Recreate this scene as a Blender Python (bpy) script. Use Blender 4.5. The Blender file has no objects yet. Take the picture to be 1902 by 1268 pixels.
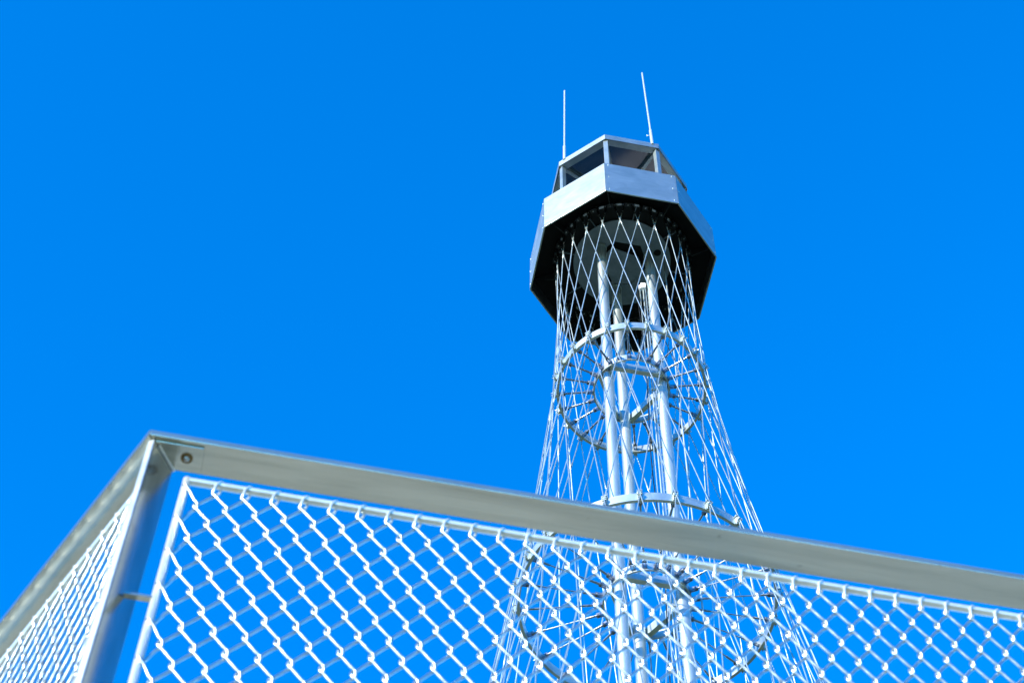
import bpy, math, random
from mathutils import Vector, Matrix
random.seed(7)
R = math.radians
sin, cos, pi = math.sin, math.cos, math.pi
scene = bpy.context.scene
col = scene.collection

# ------------------------------------------------------------------ camera
EYE = Vector((0, 0, 1.6))
PITCH, ROLL, FPX = 1.02426562, 0.0248051357, 3593.94
fw = Vector((0, cos(PITCH), sin(PITCH)))
rt = Vector((1, 0, 0))
up = rt.cross(fw)
cr, sr = cos(ROLL), sin(ROLL)
rx = rt * cr + up * sr
ux = rt * -sr + up * cr
camd = bpy.data.cameras.new('camera')
camd.sensor_fit = 'HORIZONTAL'
camd.sensor_width = 36.0
camd.lens = FPX / 1902 * 36.0
camd.clip_end = 3000
camd.clip_start = 0.05
camd.dof.use_dof = True
camd.dof.focus_distance = 44.0
camd.dof.aperture_fstop = 14.5
cam = bpy.data.objects.new('camera', camd)
M = Matrix.Identity(4)
for i in range(3):
    M[i][0], M[i][1], M[i][2], M[i][3] = rx[i], ux[i], -fw[i], EYE[i]
cam.matrix_world = M
col.objects.link(cam)
scene.camera = cam

# ------------------------------------------------------------------ sky, sun, exposure
SUN_AZ, SUN_EL = 225.0, 16.0          # azimuth clockwise from +Y
world = bpy.data.worlds.new('World')
scene.world = world
world.use_nodes = True
wn, wl = world.node_tree.nodes, world.node_tree.links
wn.clear()
sky = wn.new('ShaderNodeTexSky')
sky.sky_type = 'NISHITA'
sky.sun_disc = False
sky.sun_elevation = R(SUN_EL)
sky.sun_rotation = R(SUN_AZ)
sky.altitude = 3000
sky.air_density = 1.0
sky.dust_density = 0.0
sky.ozone_density = 3.0
hs = wn.new('ShaderNodeHueSaturation')
hs.inputs['Hue'].default_value = 0.506
hs.inputs['Saturation'].default_value = 1.5
hs.inputs['Value'].default_value = 1.07
bg = wn.new('ShaderNodeBackground')
bg.inputs['Strength'].default_value = 0.15
wo = wn.new('ShaderNodeOutputWorld')
wl.new(sky.outputs['Color'], hs.inputs['Color'])
wl.new(hs.outputs['Color'], bg.inputs['Color'])
wl.new(bg.outputs['Background'], wo.inputs['Surface'])

sund = bpy.data.lights.new('sun', 'SUN')
sund.energy = 3.0
sund.angle = R(0.5)
sund.color = (1.0, 0.97, 0.90)
sun = bpy.data.objects.new('sun', sund)
sdir = Vector((sin(R(SUN_AZ)) * cos(R(SUN_EL)), cos(R(SUN_AZ)) * cos(R(SUN_EL)), sin(R(SUN_EL))))
sun.rotation_euler = sdir.to_track_quat('Z', 'Y').to_euler()
sun.location = (0, 0, 60)
col.objects.link(sun)

scene.view_settings.view_transform = 'Standard'
scene.view_settings.look = 'None'
scene.view_settings.exposure = 2.1
scene.view_settings.gamma = 1.0
scene.view_settings.use_curve_mapping = False
scene.cycles.max_bounces = 8
scene.cycles.glossy_bounces = 6

# ------------------------------------------------------------------ materials
def metal(name, c1, c2, metallic, r1, r2, scale=3.0, stretch=(1, 1, 1), rotz=0.0, spots=None, bump=0.0, detail=6):
    m = bpy.data.materials.new(name)
    m.use_nodes = True
    n, l = m.node_tree.nodes, m.node_tree.links
    b = n['Principled BSDF']
    tc = n.new('ShaderNodeTexCoord')
    mp = n.new('ShaderNodeMapping')
    mp.inputs['Rotation'].default_value = (0, 0, rotz)
    mp2 = n.new('ShaderNodeMapping')
    mp2.inputs['Scale'].default_value = stretch
    l.new(tc.outputs['Object'], mp.inputs['Vector'])
    l.new(mp.outputs['Vector'], mp2.inputs['Vector'])
    nz = n.new('ShaderNodeTexNoise')
    nz.inputs['Scale'].default_value = scale
    nz.inputs['Detail'].default_value = detail
    nz.inputs['Roughness'].default_value = 0.62
    nz.inputs['Distortion'].default_value = 0.6
    l.new(mp2.outputs['Vector'], nz.inputs['Vector'])
    ramp = n.new('ShaderNodeValToRGB')
    ramp.color_ramp.elements[0].position = 0.32
    ramp.color_ramp.elements[1].position = 0.68
    ramp.color_ramp.elements[0].color = (*c1, 1)
    ramp.color_ramp.elements[1].color = (*c2, 1)
    l.new(nz.outputs['Fac'], ramp.inputs['Fac'])
    out = ramp.outputs['Color']
    if spots:
        sc, thr, colr = spots
        n2 = n.new('ShaderNodeTexNoise')
        n2.inputs['Scale'].default_value = sc
        n2.inputs['Detail'].default_value = 4
        l.new(mp.outputs['Vector'], n2.inputs['Vector'])
        r3 = n.new('ShaderNodeMapRange')
        r3.inputs['From Min'].default_value = thr
        r3.inputs['From Max'].default_value = thr + 0.1
        l.new(n2.outputs['Fac'], r3.inputs['Value'])
        mx = n.new('ShaderNodeMixRGB')
        mx.inputs['Color2'].default_value = (*colr, 1)
        l.new(r3.outputs['Result'], mx.inputs['Fac'])
        l.new(out, mx.inputs['Color1'])
        out = mx.outputs['Color']
    l.new(out, b.inputs['Base Color'])
    mr = n.new('ShaderNodeMapRange')
    mr.inputs['To Min'].default_value = r1
    mr.inputs['To Max'].default_value = r2
    l.new(nz.outputs['Fac'], mr.inputs['Value'])
    l.new(mr.outputs['Result'], b.inputs['Roughness'])
    b.inputs['Metallic'].default_value = metallic
    if metallic == 0.0: b.inputs['Specular IOR Level'].default_value = 0.15
    if bump:
        bp = n.new('ShaderNodeBump')
        bp.inputs['Strength'].default_value = bump
        bp.inputs['Distance'].default_value = 0.004
        l.new(nz.outputs['Fac'], bp.inputs['Height'])
        l.new(bp.outputs['Normal'], b.inputs['Normal'])
    return m

MAT = {}
MAT['panel'] = metal('parapet_steel', (0.30, 0.37, 0.36), (0.43, 0.49, 0.47), 0.95, 0.41, 0.46, 2.2, (1, 1, 1.8), bump=0.06, detail=9)
MAT['galv'] = metal('galvanised_steel', (0.47, 0.53, 0.50), (0.60, 0.66, 0.62), 0.93, 0.38, 0.45, 5.0)
MAT['column'] = metal('painted_column', (0.52, 0.58, 0.55), (0.62, 0.68, 0.64), 0.86, 0.35, 0.42, 2.0, (1, 1, 0.25))
MAT['cable'] = metal('cable_steel', (0.40, 0.47, 0.45), (0.53, 0.60, 0.57), 0.84, 0.30, 0.38, 9.0)
MAT['dark'] = metal('dark_fittings_and_hollows', (0.012, 0.013, 0.015), (0.035, 0.038, 0.04), 0.8, 0.3, 0.5, 9.0)
MAT['spoke'] = metal('spoke_steel', (0.26, 0.27, 0.28), (0.42, 0.43, 0.44), 0.95, 0.28, 0.36, 9.0)
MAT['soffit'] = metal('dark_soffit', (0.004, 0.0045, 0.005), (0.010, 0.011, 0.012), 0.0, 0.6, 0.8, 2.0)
MAT['disc'] = metal('floor_disc_steel', (0.13, 0.165, 0.20), (0.21, 0.25, 0.29), 0.4, 0.5, 0.65, 4.0, (1, 1, 1))
MAT['ceiling'] = metal('ceiling_steel', (0.26, 0.26, 0.25), (0.34, 0.34, 0.33), 1.0, 0.12, 0.16, 1.2)
MAT['box'] = metal('white_plastic_box', (0.72, 0.73, 0.74), (0.82, 0.83, 0.83), 0.0, 0.4, 0.5, 6.0)
MAT['rail'] = metal('stainless_rail', (0.44, 0.425, 0.335), (0.60, 0.58, 0.465), 0.90, 0.12, 0.22, 26.0, (0.10, 1.6, 1.0), R(-9.8), spots=(38.0, 0.72, (0.26, 0.21, 0.15)), bump=0.05)
MAT['rail_side'] = metal('stainless_rail_side', (0.44, 0.425, 0.335), (0.60, 0.58, 0.465), 0.90, 0.12, 0.22, 26.0, (0.10, 1.6, 1.0), R(-125.6), spots=(38.0, 0.72, (0.26, 0.21, 0.15)), bump=0.05)
MAT['post'] = metal('stainless_post', (0.24, 0.27, 0.26), (0.40, 0.43, 0.41), 0.95, 0.14, 0.24, 30.0, (1, 1, 0.15), spots=(30.0, 0.68, (0.22, 0.17, 0.12)), bump=0.04)
MAT['sunlit_edge'] = metal('post_edge_sunlit', (0.32, 0.36, 0.35), (0.42, 0.46, 0.44), 0.85, 0.36, 0.44, 30.0)  # lighter, rougher post steel; sunlight on the narrow faces put into its colour
MAT['lining'] = metal('dark_lining', (0.03, 0.035, 0.04), (0.07, 0.08, 0.09), 0.5, 0.35, 0.5, 3.0)
MAT['deck'] = metal('cabin_deck_boards', (0.10, 0.10, 0.10), (0.19, 0.19, 0.185), 0.0, 0.6, 0.8, 5.0)
MAT['frame'] = metal('stainless_bar', (0.64, 0.67, 0.62), (0.76, 0.78, 0.73), 0.66, 0.28, 0.36, 40.0, (1, 1, 0.2))
MAT['wire'] = metal('mesh_wire', (0.31, 0.35, 0.36), (0.40, 0.44, 0.44), 0.94, 0.26, 0.32, 60.0)
MAT['bolt'] = metal('bolt_steel', (0.35, 0.33, 0.30), (0.5, 0.48, 0.45), 0.9, 0.3, 0.45, 90.0)
MAT['rust'] = metal('rusty_washer', (0.13, 0.075, 0.02), (0.30, 0.19, 0.06), 0.1, 0.7, 0.9, 160.0)

def ground_mat(name, c1, c2, c3, s1, s2, bump):
    m = bpy.data.materials.new(name)
    m.use_nodes = True
    n, l = m.node_tree.nodes, m.node_tree.links
    b = n['Principled BSDF']
    tc = n.new('ShaderNodeTexCoord')
    a = n.new('ShaderNodeTexNoise'); a.inputs['Scale'].default_value = s1; a.inputs['Detail'].default_value = 8
    c = n.new('ShaderNodeTexNoise'); c.inputs['Scale'].default_value = s2; c.inputs['Detail'].default_value = 6
    l.new(tc.outputs['Object'], a.inputs['Vector']); l.new(tc.outputs['Object'], c.inputs['Vector'])
    r = n.new('ShaderNodeValToRGB')
    r.color_ramp.elements[0].color = (*c1, 1); r.color_ramp.elements[0].position = 0.35
    r.color_ramp.elements[1].color = (*c2, 1); r.color_ramp.elements[1].position = 0.65
    l.new(a.outputs['Fac'], r.inputs['Fac'])
    mx = n.new('ShaderNodeMixRGB'); mx.inputs['Color2'].default_value = (*c3, 1)
    mr = n.new('ShaderNodeMapRange'); mr.inputs['From Min'].default_value = 0.5; mr.inputs['From Max'].default_value = 0.72
    mr.inputs['To Max'].default_value = 0.6
    l.new(c.outputs['Fac'], mr.inputs['Value']); l.new(mr.outputs['Result'], mx.inputs['Fac'])
    l.new(r.outputs['Color'], mx.inputs['Color1']); l.new(mx.outputs['Color'], b.inputs['Base Color'])
    b.inputs['Roughness'].default_value = 0.92
    bp = n.new('ShaderNodeBump'); bp.inputs['Strength'].default_value = bump; bp.inputs['Distance'].default_value = 0.03
    l.new(a.outputs['Fac'], bp.inputs['Height']); l.new(bp.outputs['Normal'], b.inputs['Normal'])
    return m
MAT['grass'] = ground_mat('grass_ground', (0.035, 0.055, 0.018), (0.07, 0.09, 0.03), (0.11, 0.10, 0.05), 9.0, 0.35, 0.6)
MAT['concrete'] = ground_mat('terrace_concrete', (0.50, 0.43, 0.29), (0.60, 0.53, 0.37), (0.40, 0.34, 0.23), 14.0, 1.2, 0.2)

# ------------------------------------------------------------------ mesh helpers
class MB:
    def __init__(self):
        self.v, self.f, self.s, self.mi = [], [], [], []
        self.cur = 0
    def add(self, vs, fs, smooth=False):
        o = len(self.v)
        self.v += [tuple(x) for x in vs]
        for f in fs:
            self.f.append(tuple(i + o for i in f)); self.s.append(smooth); self.mi.append(self.cur)
    def box(self, c, ax, ay, az):
        """c centre; ax, ay, az half-extent vectors (right handed)"""
        c = Vector(c); ax, ay, az = Vector(ax), Vector(ay), Vector(az)
        if ax.cross(ay).dot(az) < 0: ax = -ax
        vs = [c + sx * ax + sy * ay + sz * az for sz in (-1, 1) for sy in (-1, 1) for sx in (-1, 1)]
        self.add(vs, [(0, 2, 3, 1), (4, 5, 7, 6), (0, 1, 5, 4), (2, 6, 7, 3), (0, 4, 6, 2), (1, 3, 7, 5)])
    def prism(self, bottom, top):
        n = len(bottom)
        vs = list(bottom) + list(top)
        fs = [tuple(range(n - 1, -1, -1)), tuple(range(n, 2 * n))]
        fs += [(i, (i + 1) % n, n + (i + 1) % n, n + i) for i in range(n)]
        self.add(vs, fs)
    def tube(self, pts, r, n=10, caps=True, rs=None):
        pts = [Vector(p) for p in pts]
        m = len(pts)
        t0 = (pts[1] - pts[0]).normalized()
        ref = Vector((0, 0, 1)) if abs(t0.z) < 0.9 else Vector((1, 0, 0))
        x = (ref - t0 * ref.dot(t0)).normalized()
        vs = []
        for i, p in enumerate(pts):
            a = pts[max(i - 1, 0)]; b = pts[min(i + 1, m - 1)]
            t = (b - a).normalized()
            x = (x - t * x.dot(t)).normalized()
            y = t.cross(x)
            rr = rs[i] if rs else r
            vs += [p + (x * cos(2 * pi * k / n) + y * sin(2 * pi * k / n)) * rr for k in range(n)]
        fs = [(i * n + k, i * n + (k + 1) % n, (i + 1) * n + (k + 1) % n, (i + 1) * n + k) for i in range(m - 1) for k in range(n)]
        self.add(vs, fs, True)
        if caps:
            self.add(vs[:n], [tuple(range(n - 1, -1, -1))])
            self.add(vs[-n:], [tuple(range(n))])
    def cyl(self, a, b, r, n=16):
        self.tube([a, b], r, n)
    def band(self, r_out, r_in, z0, z1, n=96, z_axis_center=(0, 0)):
        """flat ring bar (rectangular section swept round a vertical axis)"""
        vs = []
        for k in range(n):
            a = 2 * pi * k / n
            s, c = sin(a), -cos(a)
            vs += [(r_out * s, r_out * c, z0), (r_out * s, r_out * c, z1), (r_in * s, r_in * c, z1), (r_in * s, r_in * c, z0)]
        o, i_, t, b = [], [], [], []
        for k in range(n):
            A = 4 * k; B = 4 * ((k + 1) % n)
            o.append((A, B, B + 1, A + 1)); t.append((A + 1, B + 1, B + 2, A + 2))
            i_.append((A + 2, B + 2, B + 3, A + 3)); b.append((A + 3, B + 3, B, A))
        self.add(vs, o + i_, True)
        self.add(vs, t + b, False)
    def ball(self, c, r, n=8):
        c = Vector(c); vs, fs = [], []
        for i in range(1, n // 2):
            th = pi * i / (n // 2)
            vs += [c + Vector((sin(th) * cos(2 * pi * k / n), sin(th) * sin(2 * pi * k / n), cos(th))) * r for k in range(n)]
        rows = n // 2 - 1
        vs += [c + Vector((0, 0, r)), c - Vector((0, 0, r))]
        T, Bm = len(vs) - 2, len(vs) - 1
        for i in range(rows - 1):
            fs += [(i * n + k, (i + 1) * n + k, (i + 1) * n + (k + 1) % n, i * n + (k + 1) % n) for k in range(n)]
        fs += [(T, k, (k + 1) % n) for k in range(n)]
        fs += [(Bm, (rows - 1) * n + (k + 1) % n, (rows - 1) * n + k) for k in range(n)]
        self.add(vs, fs, True)
    def build(self, name, mats, parent=None, label=None, bevel=0.0):
        me = bpy.data.meshes.new(name)
        me.from_pydata(self.v, [], self.f)
        if not isinstance(mats, (list, tuple)): mats = [mats]
        for m in mats: me.materials.append(m)
        me.polygons.foreach_set('use_smooth', self.s)
        me.polygons.foreach_set('material_index', self.mi)
        me.update()
        o = bpy.data.objects.new(name, me)
        col.objects.link(o)
        if parent: o.parent = parent
        if label: o['label'] = label
        if bevel:
            b = o.modifiers.new('bevel', 'BEVEL'); b.width = bevel; b.segments = 2; b.limit_method = 'ANGLE'; b.angle_limit = R(40)
        return o

def empty(name, loc, label, cat):
    o = bpy.data.objects.new(name, None)
    col.objects.link(o)
    o.location = loc
    o['label'] = label; o['category'] = cat
    return o

def pol(r, a, z):
    return Vector((r * sin(a), -r * cos(a), z))

# ------------------------------------------------------------------ setting
g = MB()
n = 64
g.add([(0, 0, 0)] + [(2000 * cos(2 * pi * k / n), 2000 * sin(2 * pi * k / n), 0) for k in range(n)], [(0, 1 + k, 1 + (k + 1) % n) for k in range(n)])
o = g.build('ground', MAT['grass']); o['kind'] = 'structure'

# raised concrete terrace that carries the fence (below the picture)
tv = MB()
def _h(az): return Vector((sin(R(az)), cos(R(az)), 0))
c_ = Vector((-0.586, 1.781, 0)) - (_h(80.2) + _h(-35.6)).normalized() * 0.25
q_ = [c_, c_ + _h(80.2) * 5.0, c_ + _h(80.2) * 5.0 + _h(-9.8) * 7.0, c_ + _h(-35.6) * 5.0 + _h(54.4) * 7.0, c_ + _h(-35.6) * 5.0]
tv.prism([Vector((p.x, p.y, -0.05)) for p in q_], [Vector((p.x, p.y, 3.0)) for p in q_])
o = tv.build('terrace', MAT['concrete']); o['kind'] = 'structure'

# ------------------------------------------------------------------ the tower
D = 22.0
tower = empty('lookout_tower', (0.115375669 * D, D, 0), 'tall white steel lattice tower with crossing bracing rods and an octagonal steel cabin on top', 'tower')
Z = lambda h: h * D + 1.6
AZO = -0.22425787                     # azimuth of octagon corner B (measured from the camera side, to the right)
Z_SKIRT, Z_PAR, Z_ROOF = Z(1.78749404), Z(1.85098688), Z(1.96426632)
R_OCT, R_ROOF = 0.100341332 * D, 0.0798558 * D
Z0, R0, A0 = Z(1.80840398), 0.0718928401 * D, -0.226501891
Z1, R1, A1 = Z(1.56116271), 0.0747092295 * D, -0.369826041
Z2, R2, A2 = Z(1.24049706), 0.109240058 * D, -0.109875607
RC, AC, RCOL = 0.0298 * D, -0.8847, 0.113
ST = R(15)

# levels of the bracing net: straight lines from ring 1 through ring 2 and on
pA = pol(R1, 0, Z1); pB = pol(R2, R(30), Z2)
def ext(t):
    P = pA + (pB - pA) * t
    return math.hypot(P.x, P.y), math.atan2(P.x, -P.y), P.z
def t_for_twist(deg):
    lo, hi = 1.0, 5.0
    for _ in range(60):
        m = (lo + hi) / 2
        if math.degrees(ext(m)[1]) < deg: lo = m
        else: hi = m
    return lo
R3, tw3, Z3 = ext(t_for_twist(45))
tB = (0 - Z1) / (Z2 - Z1)
RB, twB, ZB = ext(tB)

# columns
for i in range(3):
    a = AC + i * 2 * pi / 3
    b = MB()
    b.tube([pol(RC, a, 0), pol(RC, a, Z0 + 0.06)], RCOL, 28)
    for zz in (Z1, Z2, Z3):            # welded seam collars beneath each support ring
        b.tube([pol(RC, a, zz - 0.62), pol(RC, a, zz - 0.60)], RCOL + 0.004, 28, caps=False)
    b.tube([pol(RC, a, Z0 - 0.06), pol(RC, a, Z0 - 0.045)], RCOL + 0.008, 28)
    b.build('column', MAT['column'], tower)

# bracing rods, 24 each way, bent over the support rings
CR = 0.0112
for i in range(24):
    for s in (1, -1):
        b = MB()
        p0 = pol(R0 - 0.01, A0 + ST * i + s * R(3.6), Z0 - 0.10)
        p1 = pol(R1, A1 + ST * i + s * (2 * ST) - 0, Z1)      # placeholder, replaced below
        k1 = A0 + ST * i + s * R(37.5)
        k1 = A1 + ST * round((k1 - A1) / ST)
        p1 = pol(R1 + 0.012 * s, k1, Z1)
        p2 = pol(R2 + 0.012 * s, k1 + s * R(30), Z2)
        p3 = pol(R3 + 0.012 * s, k1 + s * R(45), Z3)
        p4 = pol(RB, k1 + s * twB, 0.0)
        b.tube([p0, p1, p2, p3, p4], CR, 8)
        # threaded turnbuckle sleeves and end forks
        d = (p1 - p0).normalized()
        b.tube([p0 + d * 0.50, p0 + d * 0.52, p0 + d * 0.80, p0 + d * 0.82], CR, 8, rs=[CR, CR * 1.5, CR * 1.5, CR])
        for (q, e) in ((p1, p2), (p2, p3)):
            d = (e - q).normalized()
            b.tube([q + d * 1.00, q + d * 1.02, q + d * 1.30, q + d * 1.32], CR, 8, rs=[CR, CR * 1.5, CR * 1.5, CR])
        b.cur = 1
        d = (p1 - p0).normalized()
        b.tube([p0 - d * 0.03, p0 + d * 0.22], 0.026, 8)
        b.ball(p0 + d * 0.30, 0.030)
        b.build('bracing_rod', [MAT['cable'], MAT['dark']], tower)

def ring_beams(mb, r, z, h, t):
    """triangle of box beams joining the three columns"""
    P = [pol(r, AC + i * 2 * pi / 3, z) for i in range(3)]
    for i in range(3):
        a, b = P[i], P[(i + 1) % 3]
        d = (b - a).normalized()
        nrm = d.cross(Vector((0, 0, 1)))
        off = nrm * 0.0
        a2, b2 = a + d * 0.09, b - d * 0.09
        mb.box((a2 + b2) / 2 + off, (b2 - a2) / 2, nrm * t / 2, (0, 0, h / 2))

def support_ring(Rn, Zn, An, Rin):
    ro = Rn - 0.065
    rb = MB()
    rb.band(ro, ro - 0.055, Zn - 0.104, Zn + 0.104, 144)
    ring = rb.build('support_ring', MAT['galv'], tower, bevel=0.004)
    ib = MB()
    ib.band(Rin, Rin - 0.03, Zn - 0.10, Zn + 0.10, 96)
    ib.build('inner_ring', MAT['galv'], ring, bevel=0.004)
    for i in range(3):
        a = AC + i * 2 * pi / 3; b2 = AC + (i + 1) * 2 * pi / 3
        p, q = pol(RC, a, Zn), pol(RC, b2, Zn)
        d = (q - p).normalized(); nrm = d.cross(Vector((0, 0, 1)))
        mid_ = (p + q) / 2 + nrm * 0.17; p2, q2 = mid_ - d * 0.56, mid_ + d * 0.56
        bb = MB()
        bb.box((p2 + q2) / 2, (q2 - p2) / 2, nrm * 0.05, (0, 0, 0.105))
        # dark plates on the solid ends stand for shade inside a hollow
        bb.cur = 1
        for sg, e_ in ((-1, p2), (1, q2)):
            bb.box(e_ + d * sg * 0.0015, d * 0.001, nrm * 0.040, (0, 0, 0.092))
        bb.cur = 0
        bb.build('cross_beam', [MAT['galv'], MAT['dark']], ring)
    proto_c = proto_s = None
    for k in range(24):
        a = An + ST * k
        if proto_c is None:
            cb = MB()
            er, et, ez = pol(1, 0, 0), Vector((1, 0, 0)), Vector((0, 0, 1))
            c0 = pol(Rn - 0.035, 0, Zn)
            cb.box(c0, et * 0.036, er * 0.029, ez * 0.075)
            cb.box(c0 + er * 0.045, et * 0.045, er * 0.008, ez * 0.04)
            cb.box(c0 + ez * 0.100, et * 0.050, er * 0.04, ez * 0.009)
            for sx in (-1, 1):
                cb.cyl(c0 + et * 0.034 * sx + ez * 0.085, c0 + et * 0.034 * sx + ez * 0.140, 0.012, 8)
                cb.cyl(c0 + et * 0.028 * sx + er * 0.04, c0 + et * 0.028 * sx + er * 0.085, 0.012, 8)
                cb.cyl(c0 + et * 0.030 * sx - ez * 0.06, c0 + et * 0.030 * sx - ez * 0.115, 0.011, 8)
            proto_c = cb.build('rod_clamp', MAT['galv'], ring)
            proto_c.rotation_euler.z = a
            sb = MB()
            p = pol(Rin + 0.001, 0, Zn); q = pol(ro - 0.036, 0, Zn)
            d = (q - p).normalized()
            sb.cyl(p + d * 0.15, q - d * 0.15, 0.0125, 8)
            for (e, dd) in ((p, d), (q, -d)):
                sb.cyl(e + dd * 0.10, e + dd * 0.36, 0.023, 8)
                sb.cur = 1
                sb.box(e + dd * 0.075 + et * 0.026, dd * 0.075, et * 0.007, ez * 0.035)
                sb.box(e + dd * 0.075 - et * 0.026, dd * 0.075, et * 0.007, ez * 0.035)
                sb.cyl(e + dd * 0.11 - et * 0.045, e + dd * 0.11 + et * 0.045, 0.014, 8)
                sb.box(e + dd * 0.006, dd * 0.006, et * 0.05, ez * 0.06)
                sb.cur = 0
            proto_s = sb.build('spoke', [MAT['spoke'], MAT['spoke']], ring)
            proto_s.rotation_euler.z = a
        else:
            for pr in (proto_c, proto_s):
                c = pr.copy(); col.objects.link(c); c.parent = ring; c.rotation_euler.z = a
    return ring
support_ring(R1, Z1, A1, 0.0365 * D)
support_ring(R2, Z2, A2, 0.0365 * D)
support_ring(R3, Z3, A1 + tw3, 0.0365 * D)

# top ring, under the cabin, with a bracket for each pair of rods
tb = MB()
tb.band(R0 + 0.02, R0 - 0.03, Z0 - 0.02, Z0 + 0.10, 144)
top_ring = tb.build('top_ring', MAT['spoke'], tower)
pr = None
for k in range(24):
    a = A0 + ST * k
    if pr is None:
        bb = MB()
        er, et, ez = pol(1, 0, 0), Vector((1, 0, 0)), Vector((0, 0, 1))
        c0 = pol(R0, 0, Z0)
        bb.box(c0 - ez * 0.035, et * 0.085, er * 0.05, ez * 0.018)
        for sx in (-1, 1):
            bb.box(c0 + et * 0.095 * sx - ez * 0.10, et * 0.009, er * 0.035, ez * 0.065)
            bb.box(c0 + et * 0.135 * sx - ez * 0.07, et * 0.009, er * 0.035, ez * 0.085)
            bb.cyl(c0 + et * 0.075 * sx - ez * 0.11, c0 + et * 0.155 * sx - ez * 0.11, 0.018, 8)
        bb.cur = 1
        bb.cyl(c0 - ez * 0.053, c0 - ez * 0.070, 0.015, 8)
        pr = bb.build('rod_bracket', [MAT['dark'], MAT['spoke']], top_ring)
        pr.rotation_euler.z = a
    else:
        c = pr.copy(); col.objects.link(c); c.parent = top_ring; c.rotation_euler.z = a

# ---- cabin
def octa(r, z, k, off=0.0):
    return pol(r, AZO + (k) * pi / 4 + off, z)
Z_FLOOR = Z0 + 0.10
# soffit and floor slab
fb = MB()
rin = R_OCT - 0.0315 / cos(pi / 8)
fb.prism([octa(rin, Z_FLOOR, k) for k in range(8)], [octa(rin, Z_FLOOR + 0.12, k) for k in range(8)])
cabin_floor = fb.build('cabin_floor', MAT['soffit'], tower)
dk = MB()
dk.prism([octa(rin - 0.05, Z_FLOOR + 0.123, k) for k in range(8)], [octa(rin - 0.05, Z_FLOOR + 0.135, k) for k in range(8)])
dk.build('floor_deck', MAT['deck'], tower)
for k in range(8):
    # radial gusset plates out to each cabin corner and floor ribs to each face
    gb = MB()
    a = AZO + k * pi / 4
    et = Vector((cos(a), sin(a), 0)) * 0.008
    p = [pol(R0 + 0.05, a, Z_FLOOR), pol(R_OCT - 0.12, a, Z_FLOOR), pol(R_OCT - 0.12, a, Z_FLOOR - 0.10), pol(R0 + 0.05, a, Z_FLOOR - 0.30)]
    gb.prism([x - et for x in p], [x + et for x in p])
    gb.build('gusset', MAT['lining'], cabin_floor)
    rb = MB()
    a = AZO + (k + 0.5) * pi / 4
    et = Vector((cos(a), sin(a), 0)) * 0.007
    rb.box((pol(R0 - 0.03, a, Z_FLOOR - 0.03) + pol(1.10, a, Z_FLOOR - 0.03)) / 2, (pol(R0 - 0.03, a, 0) - pol(1.10, a, 0)) / 2, et, (0, 0, 0.04))
    rb.build('floor_rib', MAT['disc'], cabin_floor)
# steel disc with a six-sided opening where the columns end
db = MB()
rd, zt, zb = 0.05186 * D, Z0 + 0.085, Z0 + 0.045
outer = 72
hexa = []
for j in range(3):
    for da in (-32, 32):
        hexa.append((R(9.3 + 120 * j + da), 0.62))
vs_o = [(2 * pi * k / outer) for k in range(outer)]
def hex_r(a):
    # radius of the opening along azimuth a
    best = 9
    for i in range(6):
        a1, r1 = hexa[i]; a2, r2 = hexa[(i + 1) % 6]
        p1, p2 = Vector((sin(a1) * r1, -cos(a1) * r1)), Vector((sin(a2) * r2, -cos(a2) * r2))
        d = Vector((sin(a), -cos(a))); e = p2 - p1
        den = d.x * e.y - d.y * e.x
        if abs(den) < 1e-9: continue
        t = (p1.x * e.y - p1.y * e.x) / den
        u = (p1.x * d.y - p1.y * d.x) / den
        if t > 0 and -1e-6 <= u <= 1 + 1e-6: best = min(best, t)
    return best
angs = sorted(vs_o + [h[0] % (2 * pi) for h in hexa])
na = len(angs)
ring_v = []
for a in angs:
    hr_ = hex_r(a)
    ring_v += [pol(rd, a, zb), pol(rd, a, zt), pol(hr_, a, zt), pol(hr_, a, zb)]
fs = []
for i in range(na):
    A, B = 4 * i, 4 * ((i + 1) % na)
    fs += [(A, B, B + 1, A + 1), (A + 1, B + 1, B + 2, A + 2), (A + 2, B + 2, B + 3, A + 3), (A + 3, B + 3, B, A)]
db.add(ring_v, fs)
disc = db.build('floor_disc', MAT['disc'], tower)
hb = MB()      # hatch plates set inside the opening
pl = [pol(0.50, R(-30), Z0 - 0.01), pol(0.42, R(62), Z0 - 0.01), pol(0.56, R(110), Z0 - 0.01), pol(0.56, R(160), Z0 - 0.01), pol(0.56, R(200), Z0 - 0.01), pol(0.52, R(-75), Z0 - 0.01)]
hb.prism(pl, [x + Vector((0, 0, 0.02)) for x in pl])
hb.build('hatch_plate', MAT['disc'], disc)
kb = MB()
kb.cyl(pol(0.866, R(70), Z0 + 0.040), pol(0.866, R(70), Z0 + 0.045), 0.085, 20)
kb.build('round_hole_cover', MAT['soffit'], disc)

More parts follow.
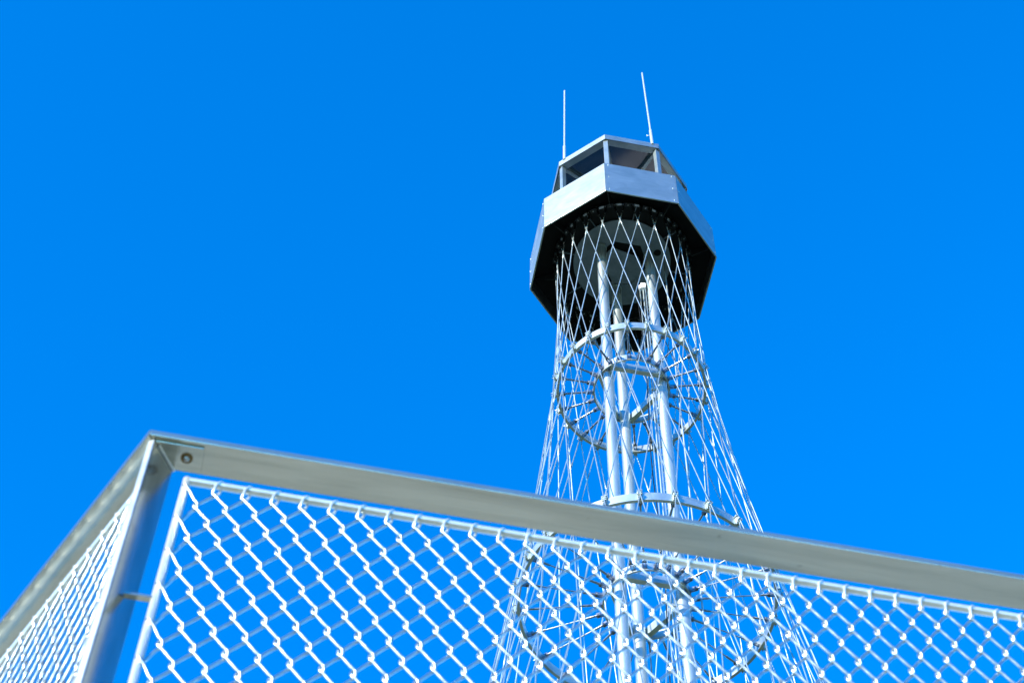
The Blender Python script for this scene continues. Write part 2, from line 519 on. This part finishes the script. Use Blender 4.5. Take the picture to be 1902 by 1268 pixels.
# parapet: eight steel panels with riveted corners
for k in range(8):
    pb = MB()
    th = 0.03
    a1, a2 = AZO + k * pi / 4, AZO + (k + 1) * pi / 4
    eps = 0.0016
    ri = R_OCT - th / cos(pi / 8)
    o1, o2 = pol(R_OCT, a1 + eps, 0), pol(R_OCT, a2 - eps, 0)
    i1, i2 = pol(ri, a1 + eps, 0), pol(ri, a2 - eps, 0)
    zz = lambda p, z: Vector((p.x, p.y, z))
    pb.prism([zz(o1, Z_SKIRT), zz(o2, Z_SKIRT), zz(i2, Z_SKIRT), zz(i1, Z_SKIRT)], [zz(o1, Z_PAR), zz(o2, Z_PAR), zz(i2, Z_PAR), zz(i1, Z_PAR)])
    am = (a1 + a2) / 2
    nn = Vector((sin(am), -cos(am), 0)); ee = (o2 - o1).normalized()
    pan = pb.build('parapet_panel', MAT['panel'], tower, bevel=0.004)
    rv = MB()
    for (e, sgn) in ((o1, 1), (o2, -1)):
        for f_ in (0.07, 0.5, 0.93):
            c = zz(e, Z_SKIRT + (Z_PAR - Z_SKIRT) * f_) + ee * sgn * 0.085
            rv.tube([c, c + nn * 0.008, c + nn * 0.014], 0.02, 8, rs=[0.013, 0.011, 0.005])
    rv.build('rivets', MAT['galv'], pan)
    nb = MB()  # white sheet added inside the parapet for the ceiling to reflect
    n1, n2 = pol(ri - 0.003, a1 + 0.01, 0), pol(ri - 0.003, a2 - 0.01, 0)
    w1, w2 = pol(ri - 0.018, a1 + 0.01, 0), pol(ri - 0.018, a2 - 0.01, 0)
    nb.prism([zz(n1, Z_FLOOR + .14), zz(n2, Z_FLOOR + .14), zz(w2, Z_FLOOR + .14), zz(w1, Z_FLOOR + .14)], [zz(n1, Z_PAR - .03), zz(n2, Z_PAR - .03), zz(w2, Z_PAR - .03), zz(w1, Z_PAR - .03)])
    nb.build('added_white_sheet', MAT['box'], pan)
    # skirt lining, dark
    lb = MB()
    l1, l2 = pol(ri - 0.004, a1 + 0.01, 0), pol(ri - 0.004, a2 - 0.01, 0)
    m1, m2 = pol(ri - 0.02, a1 + 0.01, 0), pol(ri - 0.02, a2 - 0.01, 0)
    lb.prism([zz(l1, Z_SKIRT + .02), zz(l2, Z_SKIRT + .02), zz(m2, Z_SKIRT + .02), zz(m1, Z_SKIRT + .02)], [zz(l1, Z_FLOOR - .01), zz(l2, Z_FLOOR - .01), zz(m2, Z_FLOOR - .01), zz(m1, Z_FLOOR - .01)])
    lb.build('skirt_lining', MAT['lining'], pan)

# roof posts
FH = 0.235                       # fascia height
for k in range(8):
    a = AZO + k * pi / 4
    er, et = pol(1, a, 0), Vector((cos(a), sin(a), 0))
    b = MB()
    c = pol(R_ROOF - 0.11, a, (Z_FLOOR + 0.12 + Z_ROOF - FH - 0.002) / 2)
    b.box(c, et * 0.055, er * 0.055, (0, 0, (Z_ROOF - FH - 0.002 - Z_FLOOR - 0.12) / 2))
    b.build('roof_post', MAT['panel'], tower, bevel=0.004)

# roof: sheet, fascia boards, rim beam, radial beams
rfb = MB()
base = [octa(R_ROOF - 0.012, Z_ROOF - 0.10, k) for k in range(8)]
tops = [octa(R_ROOF - 0.012, Z_ROOF - 0.01, k) for k in range(8)]
rfb.prism(base, tops)
rfb.add(tops + [Vector((0, 0, Z_ROOF + 0.12))], [(k, (k + 1) % 8, 8) for k in range(8)])
roof = rfb.build('roof', [MAT['ceiling']], tower)
for k in range(8):
    a1, a2 = AZO + k * pi / 4, AZO + (k + 1) * pi / 4
    zz = lambda p, z: Vector((p.x, p.y, z))
    fbm = MB()
    o1, o2 = pol(R_ROOF, a1 + .001, 0), pol(R_ROOF, a2 - .001, 0)
    ri = R_ROOF - 0.010 / cos(pi / 8)
    i1, i2 = pol(ri, a1 + .001, 0), pol(ri, a2 - .001, 0)
    fbm.prism([zz(p, Z_ROOF - FH) for p in (o1, o2, i2, i1)], [zz(p, Z_ROOF) for p in (o1, o2, i2, i1)])
    fbm.build('fascia', MAT['panel'], roof)
    rbm = MB()
    ro, ri2 = R_ROOF - 0.025, R_ROOF - 0.19
    q = [pol(ro, a1, 0), pol(ro, a2, 0), pol(ri2, a2, 0), pol(ri2, a1, 0)]
    rbm.prism([zz(p, Z_ROOF - FH + 0.012) for p in q], [zz(p, Z_ROOF - 0.102) for p in q])
    rbm.build('rim_beam', MAT['panel'], roof)
    bm_ = MB()
    er, et = pol(1, a1, 0), Vector((cos(a1), sin(a1), 0))
    bm_.box(pol((ri2 + 0.14) / 2, a1, Z_ROOF - 0.18), er * ((ri2 - 0.14) / 2), et * 0.04, (0, 0, 0.075))
    bm_.build('radial_beam', MAT['panel'], roof)
hub = MB(); hub.cyl((0, 0, Z_ROOF - 0.27), (0, 0, Z_ROOF - 0.102), 0.14, 20); hub.build('roof_hub', MAT['panel'], roof)

# lightning rods
for (r, az, ln, tx) in ((1.7433, -52.74, 4.11, 0.047), (1.7397, 27.69, 4.31, -0.06)):
    b = MB()
    r -= 0.04
    p = pol(r, R(az), Z_ROOF - 0.06)
    q = pol(r, R(az), Z_ROOF + ln) + Vector((tx, 0, 0))
    d = (q - p)
    b.tube([p, p + d * 0.18, p + d * 0.19, p + d * 0.995, q], 0.03, 12, rs=[0.038, 0.038, 0.024, 0.022, 0.014])
    if az > 0:
        c = p + d * 0.115
        b.cyl(c, c + Vector((-0.09, 0, 0.0)), 0.012, 8); b.ball(c + Vector((-0.10, 0, 0)), 0.022)
    b.build('lightning_rod', MAT['frame'], tower)

# services running up beside the right-hand column
a = AC + 2 * pi / 3
cb = MB()
side = Vector((-1, 0, 0)); front = Vector((0, -1, 0))
cc = pol(RC, a, 0)
base_ = cc + side * 0.185 + front * 0.02
zb_ = Z(1.7385)
jb = MB()
jb.box((base_.x - 0.02, base_.y - 0.02, zb_), (0.055, 0, 0), (0, 0.05, 0), (0, 0, 0.10))
jb.box((base_.x - 0.095, base_.y - 0.02, zb_ - 0.04), (0.022, 0, 0), (0, 0.035, 0), (0, 0, 0.07))
jb.box((base_.x + 0.03, base_.y - 0.02, zb_ + 0.112), (0.02, 0, 0), (0, 0.02, 0), (0, 0, 0.015))
jb.build('junction_box', MAT['box'], tower, bevel=0.01)
for (dx, r_, mat_) in ((-0.095, 0.012, 'cable'), (-0.02, 0.016, 'galv')):
    t_ = MB(); t_.cyl((base_.x + dx, base_.y, 0.2), (base_.x + dx, base_.y, zb_ - 0.09), r_, 8)
    t_.build('conduit', MAT[mat_], tower)
lad = MB()      # cable ladder: two rails with close rungs
for dx in (0.03, 0.085):
    lad.box((base_.x + dx, base_.y, (0.2 + zb_) / 2), (0.012, 0, 0), (0, 0.022, 0), (0, 0, (zb_ - 0.25) / 2))
zq = 0.5
while zq < zb_ - 0.3:
    lad.box((base_.x + 0.057, base_.y + 0.012, zq), (0.026, 0, 0), (0, 0.006, 0), (0, 0, 0.010)); zq += 0.3
for zz_ in (Z1, Z2, Z3):
    lad.box((base_.x + 0.02, base_.y - 0.03, zz_ - 0.42), (0.07, 0, 0), (0, 0.012, 0), (0, 0, 0.035))
lad.build('cable_ladder', MAT['galv'], tower)
bk = MB()
xs_, ys_ = base_.x - 0.12, base_.y + 0.12
pts = []
zq = 0.2
while zq < Z0 - 1.0:
    pts.append((xs_ + 0.03 * sin(zq * 0.9), ys_ + 0.03 * cos(zq * 0.7), zq)); zq += 0.5
bk.tube(pts, 0.011, 8)
bk.build('black_cable', MAT['dark'], tower)
dp = MB()
c2 = cc + Vector((0.36, 0.12, 0))
dp.cyl((c2.x, c2.y, 0.2), (c2.x, c2.y, Z0), 0.018, 8)
dp.build('drain_pipe', MAT['galv'], tower)
pl = MB()
pl.box((base_.x - 0.10, base_.y + R1 * 0.0, Z1 - 0.02), (0.02, 0, 0), (0, 0.02, 0), (0, 0, 0.05))

# ------------------------------------------------------------------ the fence in the foreground
H = 2.6
ZU = 1.6 + H                         # underside of the handrail
def hv(az): return Vector((sin(R(az)), cos(R(az)), 0))
dR, dL = hv(80.2), hv(-35.6)
nR, nL = hv(-9.8), hv(54.4)          # inward normals
W = 0.0245 * H
def meet(cR, cL):
    det = nR.x * nL.y - nR.y * nL.x
    return Vector(((cR * nL.y - cL * nR.y) / det, (nR.x * cL - nL.x * cR) / det, 0))
cR, cL = 0.7109 * H, 0.2157 * H - 0.0045
near = meet(cR, cL); far = meet(cR + W, cL + W); mid = (near + far) / 2
fence = empty('fence', (mid.x, mid.y, 3.0), 'stainless steel mesh fence with a flat handrail turning a corner in the foreground', 'fence')
inv = Matrix.Translation(-fence.location)
def fbuild(mb, name, mats, parent=None, label=None, bevel=0.0):
    mb.v = [tuple(inv @ Vector(v)) for v in mb.v] if parent is None or parent is fence else [tuple(inv @ Vector(v)) for v in mb.v]
    return mb.build(name, mats, parent or fence, label, bevel)
TH = 0.0135
for (d, nn, L, mat_, lab) in ((dR, nR, 3.0, 'rail', None), (dL, nL, 3.0, 'rail_side', None)):
    b = MB()
    g_ = d * 0.0006
    q = [near + g_, near + d * L, near + d * L + nn * W, far + g_]
    if nn is nL: q = q[::-1]
    # make counter clockwise seen from above
    ar = sum(q[i].x * q[(i + 1) % 4].y - q[(i + 1) % 4].x * q[i].y for i in range(4))
    if ar < 0: q = q[::-1]
    b.prism([Vector((p.x, p.y, ZU)) for p in q], [Vector((p.x, p.y, ZU + TH)) for p in q])
    fbuild(b, 'handrail', MAT[mat_], bevel=0.0012)
wb = MB()  # bright bead added for the light caught along the plate edge
_b = (far - near).normalized(); _o = dR * 0.0095
wb.tube([near + _b * 0.018 + _o + Vector((0, 0, ZU - 0.0045)), far - _b * 0.002 + _o + Vector((0, 0, ZU - 0.0045))], 0.0022, 8)
fbuild(wb, 'plate_edge_glint', MAT['frame'])

# corner post: flat bar on the mitre line
bis = (far - near).normalized(); perp = Vector((0, 0, 1)).cross(bis)
PD = 0.0665; PT = 0.0125
pc = near + bis * (0.011 + PD / 2)
b = MB()
zlo, zhi = 3.0, ZU - 0.0008
b.box(Vector((pc.x, pc.y, (zlo + zhi) / 2)), bis * PD / 2, perp * PT / 2, (0, 0, (zhi - zlo) / 2))
b.mi = [0, 0, 0, 0, 1, 1]  # narrow faces take the steel coloured as sunlit
post = fbuild(b, 'corner_post', [MAT['post'], MAT['sunlit_edge']], bevel=0.002)
# fixing plate with one bolt, under the right-hand rail
b = MB()
zp = ZU - 0.0045
o0 = near + bis * 0.019 - perp * 0.0
p1 = near + bis * 0.012 - perp * 0.007
sgn = 1 if dR.dot(-perp) > 0 else -1
e1 = near + nR * 0.008 + dR * 0.012
e2 = near + nR * 0.008 + dR * 0.092
e3 = near + nR * (W - 0.004) + dR * 0.092
e4 = far + dR * 0.008 - nR * 0.004
q = [e1, e2, e3, e4]
ar = sum(q[i].x * q[(i + 1) % 4].y - q[(i + 1) % 4].x * q[i].y for i in range(4))
if ar < 0: q = q[::-1]
b.prism([Vector((p.x, p.y, zp)) for p in q], [Vector((p.x, p.y, ZU - 0.0004)) for p in q])
fbuild(b, 'mounting_plate', MAT['rail'], bevel=0.0012)
bc = near + nR * (0.5 * W) + dR * 0.066
b = MB()
b.cyl(Vector((bc.x, bc.y, zp - 0.0002)), Vector((bc.x, bc.y, zp - 0.0016)), 0.0100, 20)
fbuild(b, 'washer', MAT['rust'])
b = MB()
b.tube([Vector((bc.x, bc.y, zp - 0.0015)), Vector((bc.x, bc.y, zp - 0.004)), Vector((bc.x, bc.y, zp - 0.0065))], 0.006, 12, rs=[0.0052, 0.005, 0.0026])
fbuild(b, 'bolt', MAT['bolt'])

# mesh panels
BAR = 0.0066
ZBAR = 1.6 + 0.9745 * H
WIRE = 0.0024
PITCH_S, STEP = 0.01725 * H, 0.01605 * H
def smooth_pts(P, sub=3):
    out = []
    m = len(P)
    for i in range(m - 1):
        p0, p1, p2, p3 = P[max(i - 1, 0)], P[i], P[i + 1], P[min(i + 2, m - 1)]
        for k in range(sub):
            t = k / sub
            out.append(0.5 * ((2 * p1) + (p2 - p0) * t + (2 * p0 - 5 * p1 + 4 * p2 - p3) * t * t + (3 * p1 - p0 - 3 * p2 + p3) * t ** 3))
    out.append(P[-1])
    return out
def mesh_panel(d, nn, c, colx, s_end, z_first):
    """d along the panel away from the corner, nn inward normal, c plane offset; s_first: first node column"""
    out_ = -nn
    base = nn * c
    def P(s, y, z): return base + d * s + out_ * y + Vector((0, 0, z))
    zbot = 3.09
    s_bar = colx(0)
    fr = MB()
    zt = ZBAR
    fr.tube([P(s_bar, 0, zbot), P(s_bar, 0, zt + 0.004), P(s_bar, 0, zt + 0.008)], BAR, 16, rs=[BAR, BAR, BAR * 0.55])
    fr.tube([P(s_bar + BAR * 0.6, 0, zt), P(s_end, 0, zt)], BAR, 16)
    fr.tube([P(s_bar + BAR * 0.6, 0, zbot), P(s_end, 0, zbot)], BAR, 16)
    fr.tube([P(s_end, 0, zbot - BAR), P(s_end, 0, zt + 0.008)], BAR, 16)
    fbuild(fr, 'mesh_frame', MAT['frame'])
    mb = MB()
    half = PITCH_S / 2
    ncol = 0
    while colx(ncol + 1) < s_end - 0.01: ncol += 1
    e, dd = 0.0029, 0.0026
    rows = int((z_first - zbot) / STEP)
    for k in range(ncol):
        xa, xb = colx(k), colx(k + 1)
        pts = []
        j0 = k % 2                 # this wire's left bends sit on rows j0, j0+2, ...
        jj = [-1 if j0 else 0] + list(range(0 if not j0 else 0, 0))
        for j in range(rows + 1):
            z = z_first - j * STEP
            jit = lambda a_: random.uniform(-a_, a_)
            t = jit(.0005)
            if k == 0 and (j - j0) % 2 == 0:
                pts += [P(s_bar + 0.007, -BAR * 0.9, z + 0.007), P(s_bar - 0.001, -BAR * 0.3, z + 0.004), P(s_bar - BAR * 0.6, BAR * 0.50, z + 0.002), P(s_bar, BAR + WIRE * 0.3, z), P(s_bar + 0.009, BAR * 0.7, z - 0.0105)]
            elif (j - j0) % 2 == 0:   # left bend: arrives on the back, leaves on the front
                pts += [P(xa + 0.0050, -dd, z + 0.0125), P(xa - e * 0.6 + t, -dd * 0.6, z + 0.0065), P(xa - e + t, dd * 0.2, z + 0.0008), P(xa - e * 0.8 + t, dd * 0.9, z - 0.0055), P(xa + 0.0040, dd, z - 0.0115)]
            else:
                pts += [P(xb - 0.0040, dd, z + 0.0115), P(xb + e * 0.8 + t, dd, z + 0.0055), P(xb + e + t, dd * 0.5, z - 0.0008), P(xb + e * 0.6 + t, -dd * 0.6, z - 0.0065), P(xb - 0.0050, -dd, z - 0.0125)]
        pts = pts[2:]
        mb.tube(smooth_pts(pts, 2), WIRE, 7)
    # wire loops lacing the top row of bends to the top bar
    lr = BAR + WIRE * 0.1
    k = 1
    while colx(2 * k) < s_end - 0.02:
        s = colx(2 * k)
        pts = [P(s - 0.002, 0.003, z_first - 0.005), P(s - 0.001, 0.0065, z_first + 0.001), P(s + 0.001, lr * 0.95, zt - 0.006)]
        for q in range(0, 13):
            th = -0.2 + q / 12 * (pi + 0.9)
            pts.append(P(s + 0.003 + 0.010 * min(1, q / 6) - 0.004 * max(0, (q - 6) / 6), lr * cos(th), zt + lr * sin(th)))
        pts += [P(s + 0.006, -0.0055, z_first + 0.002), P(s + 0.002, -0.003, z_first - 0.003)]
        mb.cur = 1; mb.tube(smooth_pts(pts, 2), WIRE * 0.85, 7); mb.cur = 0
        k += 1
    fbuild(mb, 'wire_mesh', [MAT['wire'], MAT['frame']])
    return P, s_bar
zf = 1.6 + 0.9667 * H
cM = cR + W * 0.5
colR = lambda q: (-0.0768 + 0.0181575 * (q / 2) - 2.845e-05 * (q / 2) ** 2) * H
P, sb_ = mesh_panel(dR, nR, cM, colR, 2.2, zf)
# standoff tab between post and upright
zt_ = 4.2 - 0.0
rayd = None
px, py = 275, 1111
dv = (fw * FPX + rx * (px - 951) + ux * (634 - py))
tt = cM / dv.dot(nR)
ztab = 1.6 + (dv * tt).z
b = MB()
a_ = P(sb_ - 0.001, 0, ztab); k_ = (pc - nR * pc.dot(nR)) ; s_post = pc.dot(dR) + 0.006
c_ = P(s_post, 0, ztab)
b.box((a_ + c_) / 2, (a_ - c_) / 2, nR * 0.005, (0, 0, 0.002))
b.box((a_ + c_) / 2 + nR * 0.004 + Vector((0, 0, 0.006)), (a_ - c_) / 2, nR * 0.0012, (0, 0, 0.006))
fbuild(b, 'standoff_bracket', MAT['rail'])
cLm = cL + W * 0.5
sL = mid.dot(dL) + 0.0527
colL = lambda q: sL + 0.0173 * H * q / 2
mesh_panel(dL, nL, cLm, colL, sL + 2.3, zf)
